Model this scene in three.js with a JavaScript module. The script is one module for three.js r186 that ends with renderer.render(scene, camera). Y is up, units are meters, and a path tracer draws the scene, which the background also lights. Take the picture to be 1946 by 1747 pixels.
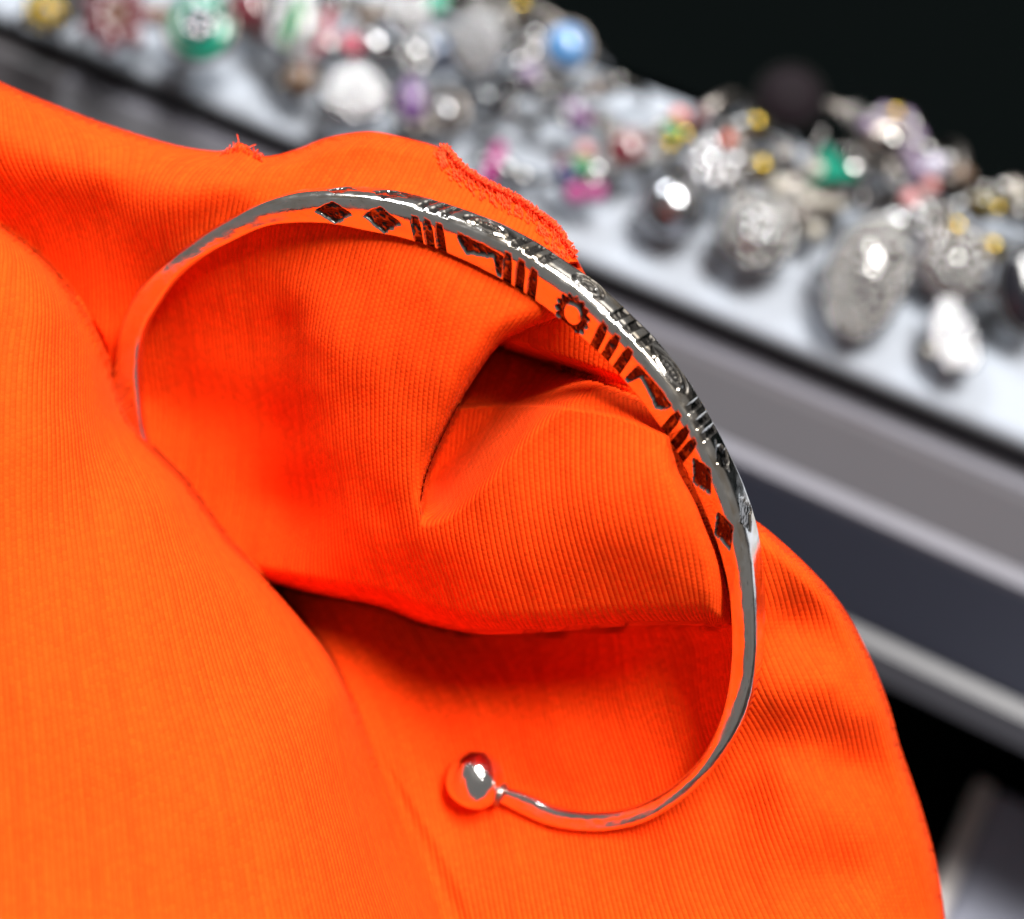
import * as THREE from 'three';
import { mergeGeometries, mergeVertices, toCreasedNormals } from 'three/addons/utils/BufferGeometryUtils.js';
import { RoundedBoxGeometry } from 'three/addons/geometries/RoundedBoxGeometry.js';
import { RectAreaLightUniformsLib } from 'three/addons/lights/RectAreaLightUniformsLib.js';

// ------------------------------------------------------------------ camera, light, exposure
const FOV = 36, PITCH = 55 * Math.PI / 180, DIST = 0.128;
const W = 1946, H = 1747, FPX = (H / 2) / Math.tan(FOV * Math.PI / 360);
const SP = Math.sin(PITCH), CP = Math.cos(PITCH);
const scene = new THREE.Scene();
scene.background = new THREE.Color().setRGB(0.165, 0.16, 0.155);
const camera = new THREE.PerspectiveCamera(FOV, W / H, 0.01, 20);
const EYE = new THREE.Vector3(0, DIST * SP, DIST * CP);
camera.position.copy(EYE);
camera.lookAt(0, 0, 0);
camera.focus = 0.1235;
camera.userData.fStop = 48.3 / 3.6;
const renderer = new THREE.WebGLRenderer({ antialias: true });
renderer.toneMapping = THREE.LinearToneMapping;
renderer.toneMappingExposure = 1.0;
renderer.shadowMap.enabled = true;
RectAreaLightUniformsLib.init();

const tag = (o, label, category, group, kind) => {
  o.userData.label = label; o.userData.category = category;
  if (group) o.userData.group = group;
  if (kind) o.userData.kind = kind;
  return o;
};
const used = {};
const numbered = (n) => { const k = used[n] = (used[n] ?? -1) + 1; return k ? `${n}_${String(k).padStart(3, '0')}` : n; };
function mesh(name, geo, mat, parent = scene) {
  const m = new THREE.Mesh(geo, mat); m.name = parent === scene ? numbered(name) : name;
  m.castShadow = m.receiveShadow = true; parent.add(m); return m;
}
// ceiling lamps of the shop, above and outside the picture
function lamp([x, y, z], w, h, power, [tx, ty, tz], color, label, name = 'ceiling_light', category = 'ceiling light', group = 'shop ceiling lights', glow = 12) {
  const g = new THREE.Group(); g.name = numbered(name); g.position.set(x, y, z); g.lookAt(tx, ty, tz); scene.add(g);
  tag(g, label, category, group);
  const c = new THREE.Color().setRGB(...color);
  const fit = mesh('housing', new THREE.BoxGeometry(w + 0.03, h + 0.03, 0.04), new THREE.MeshStandardMaterial({ color: 0xd8d8d8, roughness: 0.6 }), g);
  fit.position.z = -0.024;
  mesh('diffuser', new THREE.PlaneGeometry(w, h), new THREE.MeshStandardMaterial({ color: 0xffffff, emissive: c, emissiveIntensity: glow, roughness: 0.7 }), g);
  const l = new THREE.RectAreaLight(c, power, w, h);      // shines along its own -z
  l.position.z = 0.004; l.rotation.y = Math.PI; l.castShadow = true; g.add(l);
}
lamp([0.38, 1.10, -0.14], 0.75, 0.28, 49, [0, 0, 0], [1, 0.97, 0.93], 'long white ceiling light panel above the bangle and the counter end');
lamp([-0.35, 1.05, -1.05], 0.5, 0.3, 25, [0.1, -0.1, -0.15], [0.93, 0.97, 1], 'small cool white ceiling light panel above the ring tray');

lamp([1.0, 0.46, -1.3], 0.75, 0.5, 0.55, [0, 0, 0], [1, 0.93, 0.82], 'pale warm light box standing behind the counter end', 'light_box', 'light box', undefined, 0.55);

// ------------------------------------------------------------------ helpers
let seed = 7;
const rnd = () => { seed = (seed * 1664525 + 1013904223) >>> 0; return seed / 4294967296; };
const rs = (a) => (rnd() * 2 - 1) * a;
const lerp = (a, b, t) => a + (b - a) * t, clamp = (x, a = 0, b = 1) => Math.min(b, Math.max(a, x));
const smooth = (a, b, x) => { const t = clamp((x - a) / (b - a)); return t * t * (3 - 2 * t); };
function hash(i, j) { let h = (i * 374761393 + j * 668265263) | 0; h = Math.imul(h ^ (h >>> 13), 1274126177); return ((h ^ (h >>> 16)) >>> 0) / 4294967296; }
function noise(x, y) {
  const i = Math.floor(x), j = Math.floor(y), a = x - i, b = y - j, u = a * a * (3 - 2 * a), v = b * b * (3 - 2 * b);
  return lerp(lerp(hash(i, j), hash(i + 1, j), u), lerp(hash(i, j + 1), hash(i + 1, j + 1), u), v) * 2 - 1;
}
// place a point: direction from a photograph pixel, distance from a height in mm above the sheet the bangle lies about (tilted 55 degrees)
const RIGHT = new THREE.Vector3(1, 0, 0), UPC = new THREE.Vector3(0, CP, -SP), BACK = new THREE.Vector3(0, SP, CP);
function place(u, v, h, out = new THREE.Vector3()) {
  const D = DIST - h * 0.001, x = (u - W / 2) * D / FPX, y = (H / 2 - v) * D / FPX, z = h * 0.001;
  return out.set(x, y * CP + z * SP, -y * SP + z * CP);
}
function onPlane(u, v, y) {
  const d = new THREE.Vector3().addScaledVector(RIGHT, (u - W / 2) / FPX).addScaledVector(UPC, (H / 2 - v) / FPX).sub(BACK);
  return d.multiplyScalar((y - EYE.y) / d.y).add(EYE);
}
const depthOf = (p) => -p.clone().sub(EYE).dot(BACK);
function catmull(P, n) {          // resample a polyline smoothly: n points per span
  const out = [];
  for (let i = 0; i < P.length - 1; i++) {
    const a = P[Math.max(0, i - 1)], b = P[i], c = P[i + 1], d = P[Math.min(P.length - 1, i + 2)];
    for (let k = 0; k < n; k++) {
      const t = k / n, t2 = t * t, t3 = t2 * t;
      out.push(b.map((_, q) => 0.5 * (2 * b[q] + (c[q] - a[q]) * t + (2 * a[q] - 5 * b[q] + 4 * c[q] - d[q]) * t2 + (3 * b[q] - a[q] - 3 * c[q] + d[q]) * t3)));
    }
  }
  out.push(P[P.length - 1].slice());
  return out;
}
function segDist(x, y, P, closed) {      // distance to a polyline, with the place along it
  let best = 1e18, at = 0; const n = P.length - (closed ? 0 : 1);
  for (let i = 0; i < n; i++) {
    const a = P[i], b = P[(i + 1) % P.length], dx = b[0] - a[0], dy = b[1] - a[1];
    const t = clamp(((x - a[0]) * dx + (y - a[1]) * dy) / (dx * dx + dy * dy + 1e-9)), ex = x - a[0] - t * dx, ey = y - a[1] - t * dy, e = ex * ex + ey * ey;
    if (e < best) { best = e; at = i + t; }
  }
  return [Math.sqrt(best), at];
}
function inside(x, y, P) {
  let c = false;
  for (let i = 0, j = P.length - 1; i < P.length; j = i++) if ((P[i][1] > y) !== (P[j][1] > y) && x < (P[j][0] - P[i][0]) * (y - P[i][1]) / (P[j][1] - P[i][1]) + P[i][0]) c = !c;
  return c;
}
function tps(pts) {                // thin plate spline through (u, v, h)
  const n = pts.length, N = n + 3, A = [], S = 1 / 300, U = (r2) => r2 < 1e-12 ? 0 : r2 * Math.log(r2) * 0.5;
  for (let i = 0; i < N; i++) A.push(new Float64Array(N + 1));
  for (let i = 0; i < n; i++) {
    for (let j = 0; j < n; j++) { const dx = (pts[i][0] - pts[j][0]) * S, dy = (pts[i][1] - pts[j][1]) * S; A[i][j] = U(dx * dx + dy * dy) + (i === j ? 0.004 : 0); }
    A[i][n] = A[n][i] = 1; A[i][n + 1] = A[n + 1][i] = pts[i][0] * S; A[i][n + 2] = A[n + 2][i] = pts[i][1] * S; A[i][N] = pts[i][2];
  }
  for (let c = 0; c < N; c++) {
    let p = c; for (let r = c + 1; r < N; r++) if (Math.abs(A[r][c]) > Math.abs(A[p][c])) p = r;
    [A[c], A[p]] = [A[p], A[c]];
    for (let r = c + 1; r < N; r++) { const f = A[r][c] / A[c][c]; if (f) for (let k = c; k <= N; k++) A[r][k] -= f * A[c][k]; }
  }
  const w = new Float64Array(N);
  for (let r = N - 1; r >= 0; r--) { let s = A[r][N]; for (let k = r + 1; k < N; k++) s -= A[r][k] * w[k]; w[r] = s / A[r][r]; }
  return (x, y) => { let s = w[n] + w[n + 1] * x * S + w[n + 2] * y * S; for (let i = 0; i < n; i++) { const dx = (x - pts[i][0]) * S, dy = (y - pts[i][1]) * S; s += w[i] * U(dx * dx + dy * dy); } return s; };
}
function sampler(fn, x0, y0, x1, y1, step) {   // bilinear cache of a costly function
  const nx = Math.ceil((x1 - x0) / step) + 1, ny = Math.ceil((y1 - y0) / step) + 1, A = new Float32Array(nx * ny);
  for (let j = 0; j < ny; j++) for (let i = 0; i < nx; i++) A[j * nx + i] = fn(x0 + i * step, y0 + j * step);
  return (x, y) => {
    const a = clamp((x - x0) / step, 0, nx - 1.001), b = clamp((y - y0) / step, 0, ny - 1.001), i = Math.floor(a), j = Math.floor(b), s = a - i, t = b - j, k = j * nx + i;
    return lerp(lerp(A[k], A[k + 1], s), lerp(A[k + nx], A[k + nx + 1], s), t);
  };
}

// ------------------------------------------------------------------ surfaces
const std = (o) => new THREE.MeshStandardMaterial(o), phys = (o) => new THREE.MeshPhysicalMaterial(o);
const rgb = (r, g, b) => new THREE.Color().setRGB(r, g, b);
function dataTex(n, fn, srgb) {
  const d = new Uint8Array(n * n * 4);
  for (let j = 0; j < n; j++) for (let i = 0; i < n; i++) { const c = fn(i / n, j / n), k = (j * n + i) * 4; d[k] = c[0] * 255; d[k + 1] = c[1] * 255; d[k + 2] = c[2] * 255; d[k + 3] = 255; }
  const t = new THREE.DataTexture(d, n, n); t.wrapS = t.wrapT = THREE.RepeatWrapping; t.magFilter = THREE.LinearFilter; t.minFilter = THREE.LinearMipmapLinearFilter; t.generateMipmaps = true;
  if (srgb) t.colorSpace = THREE.SRGBColorSpace; t.needsUpdate = true; return t;
}
// twill: 32 ribs to a tile, each rib a row of staggered stitches of uneven size
const RIBS = 32;
const weave = dataTex(1024, (x, y) => {
  const wob = 0.16 * noise(x * 16, y * 16 + 9) * 0;
  const X = x * RIBS + wob, i = Math.floor(X), a = X - i, Y = y * RIBS + (i % 2) * 0.5 + 0.18 * Math.sin(6.283 * (x * 3 + y * 2)), j = Math.floor(Y), b = Y - j;
  const rib = Math.pow(Math.sin(Math.PI * a), 0.75), st = Math.pow(Math.sin(Math.PI * b), 0.6), h = hash(i & 31, (j & 31) + 50);
  const v = rib * (0.62 + 0.24 * st * (0.7 + 0.6 * h)) + 0.06 * hash(Math.floor(x * 512), Math.floor(y * 512) + 7);
  return [v, v, v];
});
const dye = dataTex(512, (x, y) => {
  const i = Math.floor(x * RIBS), j = Math.floor(y * RIBS + (i % 2) * 0.5), h = 0.88 + 0.05 * hash(i & 31, 3) + 0.07 * hash(i & 31, j & 31);
  return [h, h, h];
}, true);
const scratch = (() => {           // hand polishing scratches, tiling
  const n = 512, a = new Float32Array(n * n).fill(0.6);
  for (let k = 0; k < 420; k++) { let x = rnd() * n, y = rnd() * n; const t = rs(0.5) + (rnd() < 0.2 ? 1.4 : 0), L = 12 + rnd() * 90, d = (rnd() - 0.6) * 0.7; for (let i = 0; i < L; i++) { a[(Math.floor(y) & 511) * n + (Math.floor(x) & 511)] += d * Math.sin(Math.PI * i / L); x += Math.cos(t); y += Math.sin(t); } }
  return dataTex(n, (u, v) => { const c = clamp(a[Math.floor(v * n) * n + Math.floor(u * n)] + 0.05 * noise(u * 60, v * 60)); return [c, c, c]; });
})();
const smudge = dataTex(512, (u, v) => { const P = (x, y, f) => { const w = 0.5 - 0.5 * Math.cos(6.2832 * x); return noise(x * f, y * f) * w + noise((x + 0.5) * f + 40, y * f) * (1 - w); }; const r = clamp(0.17 + 0.07 * P(u, v, 9) + 0.05 * P(u, v, 31), 0.07, 0.5); return [r, r, r]; });
const M = {
  cloth: phys({ color: rgb(0.95, 0.061, 0.0035), roughness: 0.85, map: dye, bumpMap: weave, bumpScale: 0.0001, sheen: 0.2, sheenRoughness: 0.6, sheenColor: rgb(1, 0.25, 0.08), side: THREE.DoubleSide, specularIntensity: 0.12 }),
  thread: std({ color: rgb(0.95, 0.061, 0.0035), roughness: 0.9, side: THREE.DoubleSide }),
  silver: std({ color: rgb(0.28, 0.275, 0.27), metalness: 1, roughness: 0.1 }),
  bright: std({ color: rgb(0.46, 0.46, 0.47), metalness: 1, roughness: 0.08 }),
  white: std({ color: rgb(0.30, 0.30, 0.31), metalness: 1, roughness: 0.24 }),
  dull: std({ color: rgb(0.15, 0.135, 0.125), metalness: 1, roughness: 0.3 }),
  gold: std({ color: rgb(0.46, 0.33, 0.06), metalness: 1, roughness: 0.22 }),
  pearl: phys({ color: rgb(0.36, 0.34, 0.29), roughness: 0.25, clearcoat: 0.6 }),
  pad: std({ color: rgb(0.285, 0.312, 0.356), roughness: 0.85 }),
  rim: std({ color: rgb(0.012, 0.012, 0.014), roughness: 0.5 }),
  velvet: phys({ color: rgb(0.0014, 0.002, 0.002), roughness: 1, specularIntensity: 0 }),
  rail: std({ color: rgb(0.115, 0.113, 0.135), roughness: 0.4 }),
  panel: std({ color: rgb(0.125, 0.125, 0.138), roughness: 0.42 }),
  lower: std({ color: rgb(0.047, 0.053, 0.078), roughness: 0.35 }),
  rail2: std({ color: rgb(0.042, 0.043, 0.052), roughness: 0.45 }),
  dark: std({ color: rgb(0.010, 0.007, 0.007), roughness: 0.8 }),
  slate: std({ color: rgb(0.36, 0.38, 0.48), roughness: 0.6 }),
  edge: std({ color: rgb(0.85, 0.8, 0.78), roughness: 0.4, metalness: 0.3 }),
  smoke: std({ color: rgb(0.06, 0.055, 0.06), roughness: 0.4 }),
};
const stones = {};
const stone = (r, g, b) => stones[[r, g, b]] ??= phys({ color: rgb(r, g, b), roughness: 0.18, clearcoat: 0.7, clearcoatRoughness: 0.1 });

// ------------------------------------------------------------------ the counter behind the cloth
const YT = -0.095;                                                       // the tray's top
const CA = new THREE.Vector3(0.86694, 0, 0.49842), CB = new THREE.Vector3(-0.49842, 0, 0.86694), CO = new THREE.Vector3(0.02186, 0, -0.10515);
const counterFrame = new THREE.Matrix4().makeBasis(CA, new THREE.Vector3(0, 1, 0), CB).setPosition(CO);
const FLOOR = -0.26;
function counterGroup(name) { const g = new THREE.Group(); g.name = name; g.applyMatrix4(counterFrame); scene.add(g); return g; }
function slab(name, a0, a1, y0, y1, b0, b1, mat, parent, r = 0.0006) {
  const g = new RoundedBoxGeometry(a1 - a0, y1 - y0, b1 - b0, 3, Math.min(r, (y1 - y0) * 0.45, (b1 - b0) * 0.45));
  g.translate((a0 + a1) / 2, (y0 + y1) / 2, (b0 + b1) / 2); return mesh(name, g, mat, parent);
}
const floor = mesh('floor', new THREE.PlaneGeometry(3, 3).rotateX(-Math.PI / 2).translate(0, FLOOR, 0), M.dark); floor.userData.kind = 'structure';
const AL = -0.142, AE = 0.30;
{
  const t = counterGroup('ring_tray');
  tag(t, 'white padded tray with a black rim, full of silver and gemstone rings', 'tray');
  slab('pad', -0.30, AE, YT - 0.006, YT, -0.054, -0.0037, M.pad, t, 0.0022);
  slab('rim', -0.30, AE, YT - 0.0074, YT - 0.0012, -0.0036, -0.0031, M.rim, t, 0.0004);
  slab('backing', -0.30, AE, YT - 0.0074, YT + 0.001, -0.07, -0.0545, M.velvet, t);
  slab('divider', AL - 0.0008, AL + 0.0008, YT + 0.0003, YT + 0.012, -0.0535, -0.004, M.smoke, t, 0.0003);
}
function prism(name, a0, a1, outline, mat, parent) {       // a profile in (out from the tray, height) run along the counter
  const g = new THREE.ExtrudeGeometry(new THREE.Shape(outline.map(([b, y]) => new THREE.Vector2(b, YT + y))), { depth: a1 - a0, bevelEnabled: false }).translate(0, 0, -a1).rotateY(-Math.PI / 2);
  return mesh(name, g, mat, parent);
}
{
  const c = counterGroup('display_counter');
  tag(c, 'grey shop counter with pale metal rails and dark glossy panels', 'counter');
  slab('cabinet', -0.30, AE, FLOOR + 0.001, YT - 0.0076, -0.35, -0.0042, M.velvet, c, 0.001);
  prism('top_rail', AL + 0.003, AE, [[-0.004, -0.0072], [0.0006, -0.0072], [0.0009, -0.0075], [0.0009, -0.0090], [-0.004, -0.0090]], M.rail, c);
  prism('end_cap', -0.30, AL + 0.0015, [[-0.004, -0.0072], [0.0007, -0.0072], [0.0091, -0.0176], [-0.004, -0.0176]], M.smoke, c);
  prism('upper_panel', AL + 0.003, AE, [[-0.004, -0.0092], [0.0010, -0.0077], [0.0020, -0.0086], [0.0091, -0.0176], [-0.004, -0.0176]], M.panel, c);
  prism('middle_rail', -0.30, AE, [[-0.004, -0.0178], [0.0125, -0.0178], [0.0128, -0.0181], [0.0130, -0.0192], [-0.004, -0.0192]], M.rail, c);
  prism('lower_panel', -0.30, AE, [[-0.004, -0.0194], [0.0132, -0.0194], [0.0206, -0.0398], [-0.004, -0.0398]], M.lower, c);
  prism('bottom_rail', -0.30, AE, [[-0.004, -0.0400], [0.0208, -0.0400], [0.0236, -0.0405], [0.0269, -0.0448], [0.0262, -0.0456], [-0.004, -0.0456]], M.rail2, c);
}
{
  const k = counterGroup('storage_box');
  tag(k, 'slate grey box with a pale metal edge on the dark floor by the counter', 'box');
  slab('body', 0.1041, 0.34, FLOOR + 0.001, -0.2005, 0.004, 0.26, M.slate, k, 0.002);
  slab('edge_trim', 0.0996, 0.1039, -0.206, -0.1995, 0.004, 0.26, M.edge, k, 0.0014);
}
// ------------------------------------------------------------------ the orange cloth
const OUT = catmull([[-260, 20], [-120, 95], [0, 155], [100, 197], [200, 235], [330, 275], [410, 287], [440, 281], [458, 272], [500, 297], [560, 285], [620, 262], [700, 250], [770, 262], [850, 286], [880, 318], [920, 345], [970, 370], [1020, 402], [1062, 438], [1092, 484],
  [1140, 570], [1205, 655], [1285, 770], [1355, 890], [1412, 968], [1470, 1015], [1540, 1080], [1600, 1150], [1650, 1240], [1690, 1340], [1712, 1420], [1750, 1530], [1780, 1640], [1796, 1747], [1815, 1900], [1825, 2020]], 6).concat([[-260, 2020]]);
const FOLD1 = catmull([[-270, 200], [-120, 330], [0, 430], [60, 475], [110, 525], [160, 590], [195, 650], [214, 715], [240, 790], [285, 847], [340, 902], [385, 960], [422, 1012], [470, 1068], [520, 1120], [575, 1183], [622, 1242], [657, 1310], [690, 1390], [728, 1480], [765, 1570], [800, 1660], [832, 1747], [880, 1880], [930, 2030]], 5).concat([[-270, 2030]]);
const SLIT = catmull([[1120, 575], [1055, 605], [1000, 626], [950, 655], [905, 715], [870, 775], [838, 838], [812, 900], [801, 950], [800, 990]], 6);
const CREST = [[870, 775], [940, 769], [1010, 769], [1100, 777], [1180, 792], [1245, 818]];
// the upper fold: everything behind and inside the bangle, with a slit where the twist opens
const FOLD2 = [[-270, 0], [300, 0], [900, 100], [1120, 400]].concat(catmull([[1150, 560], [1215, 660], [1262, 760], [1272, 830], [1290, 893], [1320, 950], [1342, 1003], [1366, 1060], [1382, 1123], [1390, 1188]], 4),
  catmull([[1360, 1192], [1290, 1188], [1200, 1190], [1100, 1197], [1000, 1204], [900, 1204], [800, 1183], [720, 1152], [600, 1128], [510, 1107], [300, 1060], [-270, 980]], 5));
const POCKET = catmull([[925, 640], [952, 660], [1010, 678], [1080, 700], [1150, 722], [1215, 748], [1260, 775]], 4);
const KH = 0.74;
const hB = tps([[-200, 60, -9], [-200, 300, -6], [0, 165, -6], [0, 250, -2], [0, 330, -3.5], [0, 420, -9], [0, 600, -16], [100, 235, -5], [100, 300, -2.2], [100, 380, -5.5], [100, 480, -10.5], [100, 650, -15], [200, 265, -5], [200, 325, -1.8], [200, 400, -4.5], [200, 500, -8.5], [200, 640, -12], [200, 850, -16],
  [330, 292, -4.5], [330, 350, 0], [330, 440, -2.2], [320, 530, -8], [300, 620, -13], [290, 760, -19], [400, 300, -2.5], [400, 345, 1.2], [450, 300, -2], [450, 350, 1.6], [450, 425, -1.8], [500, 320, 0], [540, 380, 0.8], [550, 440, 0.6],
  [620, 285, -0.6], [620, 330, 0.4], [620, 390, 2.2], [700, 268, 0], [700, 320, 0.8], [700, 390, 4.2], [780, 280, -0.4], [800, 350, 1], [800, 420, 6.4], [870, 340, 0.4], [900, 400, 2.6], [900, 470, 8], [960, 385, 1.4], [1000, 450, 4], [1000, 520, 9.6], [1065, 460, 2.4], [1080, 530, 8],
  [400, 560, -7.5], [400, 700, -12.6], [400, 850, -17], [450, 1000, -15.5], [480, 520, -3.5], [500, 650, -7.4], [520, 800, -10.4], [530, 950, -13], [546, 620, -3.2], [592, 640, 1.6], [552, 740, -5], [604, 740, 0.2], [568, 860, -6.6], [630, 860, -1.4], [604, 980, -7.4], [680, 990, -1.8], [560, 480, 0.5], [566, 560, 0.6], [660, 520, 4.8], [680, 640, 5.6], [680, 760, 3.6], [700, 880, 1.8], [720, 980, 0],
  [760, 490, 8.2], [800, 580, 9.6], [800, 700, 9], [780, 820, 6.4], [770, 920, 4], [850, 510, 10.2], [920, 570, 11.2], [920, 640, 11.6], [880, 700, 10.8], [845, 780, 8.4], [815, 860, 6], [795, 930, 4], [1000, 590, 12], [1040, 600, 12.2],
  [620, 1050, -7], [560, 1090, -10.5], [680, 1080, -5], [700, 1140, -8], [760, 1060, -0.8], [800, 1140, -3.6], [800, 1020, 2.6], [860, 1000, 5], [900, 1080, 4.6], [900, 1150, 2], [1000, 1160, 4.4], [1000, 1060, 8], [1000, 950, 9.2], [930, 920, 8.4], [930, 850, 9], [1000, 850, 10], [1100, 820, 11.4], [1100, 950, 12], [1100, 1080, 9.6], [1100, 1165, 5.8],
  [1200, 830, 13.4], [1200, 930, 14.6], [1200, 1050, 12.6], [1200, 1150, 7.8], [1255, 890, 15], [1290, 980, 15], [1320, 1060, 13.2], [1350, 1130, 10.6], [1330, 1175, 8], [1400, 1000, 11], [1420, 1150, 8]].map(([u, v, h]) => [u, v, h * KH]));
const hC = tps([[0, 1100, -24], [300, 1100, -28], [520, 1130, -26], [700, 1195, -24], [640, 1310, -16.4], [900, 1240, -26], [1000, 1232, -25], [1100, 1236, -20], [1250, 1230, -8.6], [1340, 1215, -4.5], [690, 1370, -15.6], [740, 1480, -13.6], [790, 1580, -11.4], [830, 1680, -8.8], [860, 1747, -6.8], [900, 2000, 2],
  [900, 1345, -17.6], [900, 1420, -15.8], [905, 1500, -14.8], [900, 1570, -13], [950, 1650, -9], [1050, 1340, -14.4], [1050, 1450, -11.8], [1060, 1565, -11.6], [1060, 1650, -7.6], [1100, 1747, -3], [1200, 1320, -10], [1200, 1450, -8.8], [1200, 1570, -7.6], [1230, 1650, -4], [1300, 1310, -5.6], [1300, 1420, -5], [1300, 1520, -4], [1400, 1520, -2.6], [1400, 1640, -0.6], [1400, 1747, 1.5], [1250, 1747, 0], [1400, 2000, 8], [1100, 2000, 6],
  [1380, 1380, -0.6], [1400, 1280, 1.5], [1410, 1180, 4], [1430, 1060, 6.6], [1400, 960, 7], [1470, 1060, 7], [1540, 1120, 4.6], [1500, 1130, 4.4], [1500, 1180, 1.8], [1570, 1215, 1.2], [1640, 1290, -0.6], [1500, 1260, 3], [1580, 1300, 3.2], [1640, 1360, 0.4], [1480, 1330, 2.8], [1460, 1400, -1], [1540, 1410, -0.8], [1620, 1450, -3.4], [1680, 1500, -4], [1500, 1480, 0.4], [1580, 1530, 0], [1640, 1600, -1], [1720, 1600, -4], [1500, 1600, 1], [1600, 1660, -1], [1560, 1747, 1.5], [1660, 1747, 0.6], [1760, 1747, -5], [1700, 1900, 2],
  [1200, 900, 5], [1300, 900, 5], [1100, 800, 2]].map(([u, v, h]) => [u, v, h * KH]));
const hE = tps([[930, 640, 1], [1000, 640, 3], [1060, 620, 5], [1100, 680, 4.4], [1200, 720, 4], [1150, 600, 7], [1250, 760, 5]].map(([u, v, h]) => [u, v, h * KH]));
const hA = tps([[-250, 300, -4], [0, 445, -2.5], [0, 520, 1.4], [0, 620, 4.4], [0, 900, 11], [0, 1300, 19], [0, 1747, 28], [-250, 1000, 16], [-250, 1900, 36], [100, 540, -3], [60, 600, 2.8], [170, 660, -6], [120, 720, 1.4], [225, 795, -8.5], [150, 820, 2], [170, 1000, 6.6], [270, 870, -6], [300, 960, -0.6], [330, 920, -6.6], [390, 1000, -6.6], [350, 1080, 2.6], [300, 1300, 13], [470, 1090, -6], [440, 1180, 1.6], [430, 1320, 8.6], [560, 1190, -7], [530, 1280, 0.6], [600, 1250, -7], [560, 1420, 6.6], [645, 1320, -5.6], [660, 1430, -3], [680, 1390, -8], [600, 1620, 12], [300, 1600, 21], [720, 1500, -8], [700, 1560, -1.6], [750, 1580, -7.4], [720, 1680, 3], [790, 1680, -5.4], [820, 1747, -4], [760, 1747, 3], [400, 1747, 22.5], [600, 1747, 16.4], [860, 1900, 2], [500, 2000, 29]].map(([u, v, h]) => [u, v, h * KH]));
const X0 = -250, X1 = 1835, Y0 = 40, Y1 = 2010;
const sdf = (P) => sampler((x, y) => { const d = segDist(x, y, P, true)[0]; return inside(x, y, P) ? d : -d; }, X0 - 20, Y0 - 20, X1 + 20, Y1 + 20, 5);
const sOut = (x, y) => { const d = segDist(x, y, OUT, true)[0]; return inside(x, y, OUT) ? d : -d; };
const sOutC = sampler(sOut, X0 - 20, Y0 - 20, X1 + 20, Y1 + 20, 5), s1 = sdf(FOLD1), s2 = sdf(FOLD2);
const sPocket = sampler((x, y) => segDist(x, y, POCKET)[0] * (y > lerp(655, 775, (x - 945) / 315) ? 1 : -1), 860, 560, 1320, 860, 4);
const cB = sampler(hB, X0, Y0, X1, Y1, 10), cC = sampler(hC, X0, Y0, X1, Y1, 10), cA = sampler(hA, X0, Y0, X1, Y1, 10), cE = sampler(hE, X0, Y0, X1, Y1, 10);
const roll = (d, r, drop) => d >= r ? 0 : drop * (1 - Math.sqrt(Math.max(0, 1 - (1 - Math.max(d, 0) / r) ** 2)));
function slitSide(x, y) {                     // signed distance to the slit: positive on the open side to its right
  const [d, at] = segDist(x, y, SLIT), i = Math.min(SLIT.length - 2, Math.floor(at)), a = SLIT[i], b = SLIT[i + 1], side = (b[0] - a[0]) * (y - a[1]) - (b[1] - a[1]) * (x - a[0]);
  return side > 0 ? -d : d;
}
const cSlit = sampler(slitSide, 760, 540, 1330, 1130, 3), CRESTS = catmull([[770, 790], ...CREST, [1345, 860]], 5), cCrest = sampler((x, y) => { const [d, at] = segDist(x, y, CRESTS), i = Math.min(CRESTS.length - 2, Math.floor(at)), a = CRESTS[i], b = CRESTS[i + 1]; return (b[0] - a[0]) * (y - a[1]) - (b[1] - a[1]) * (x - a[0]) > 0 ? -d : d; }, 780, 560, 1330, 900, 4);
const LIP = catmull([[760, 985], [800, 990], [830, 986], [868, 966], [915, 922], [975, 855], [1040, 792], [1110, 745], [1200, 715], [1340, 690]], 5), cLip = sampler((x, y) => { const [d, at] = segDist(x, y, LIP), i = Math.min(LIP.length - 2, Math.floor(at)), a = LIP[i], b = LIP[i + 1]; return (b[0] - a[0]) * (y - a[1]) - (b[1] - a[1]) * (x - a[0]) > 0 ? -d : d; }, 760, 540, 1330, 1130, 4);
function openSide(x, y) {                     // how far the cloth falls away on the open side of the twist
  const d = cSlit(x, y); if (d < 0.3) return 0;
  const far = cLip(x, y);
  return smooth(0.3, 2.2, d) * 10 * smooth(-14, 84, far) * smooth(1290, 1150, x) + smooth(0, 26, d) * 0.4 * smooth(-14, 84, far);
}
function layerAt(x, y) { return s1(x, y) > 0 ? 0 : s2(x, y) > 0 ? (x > 860 && x < 1300 && y > 560 && y < 818 && cSlit(x, y) > 0 && cCrest(x, y) > 0 ? 2 : 1) : 3; }
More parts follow.
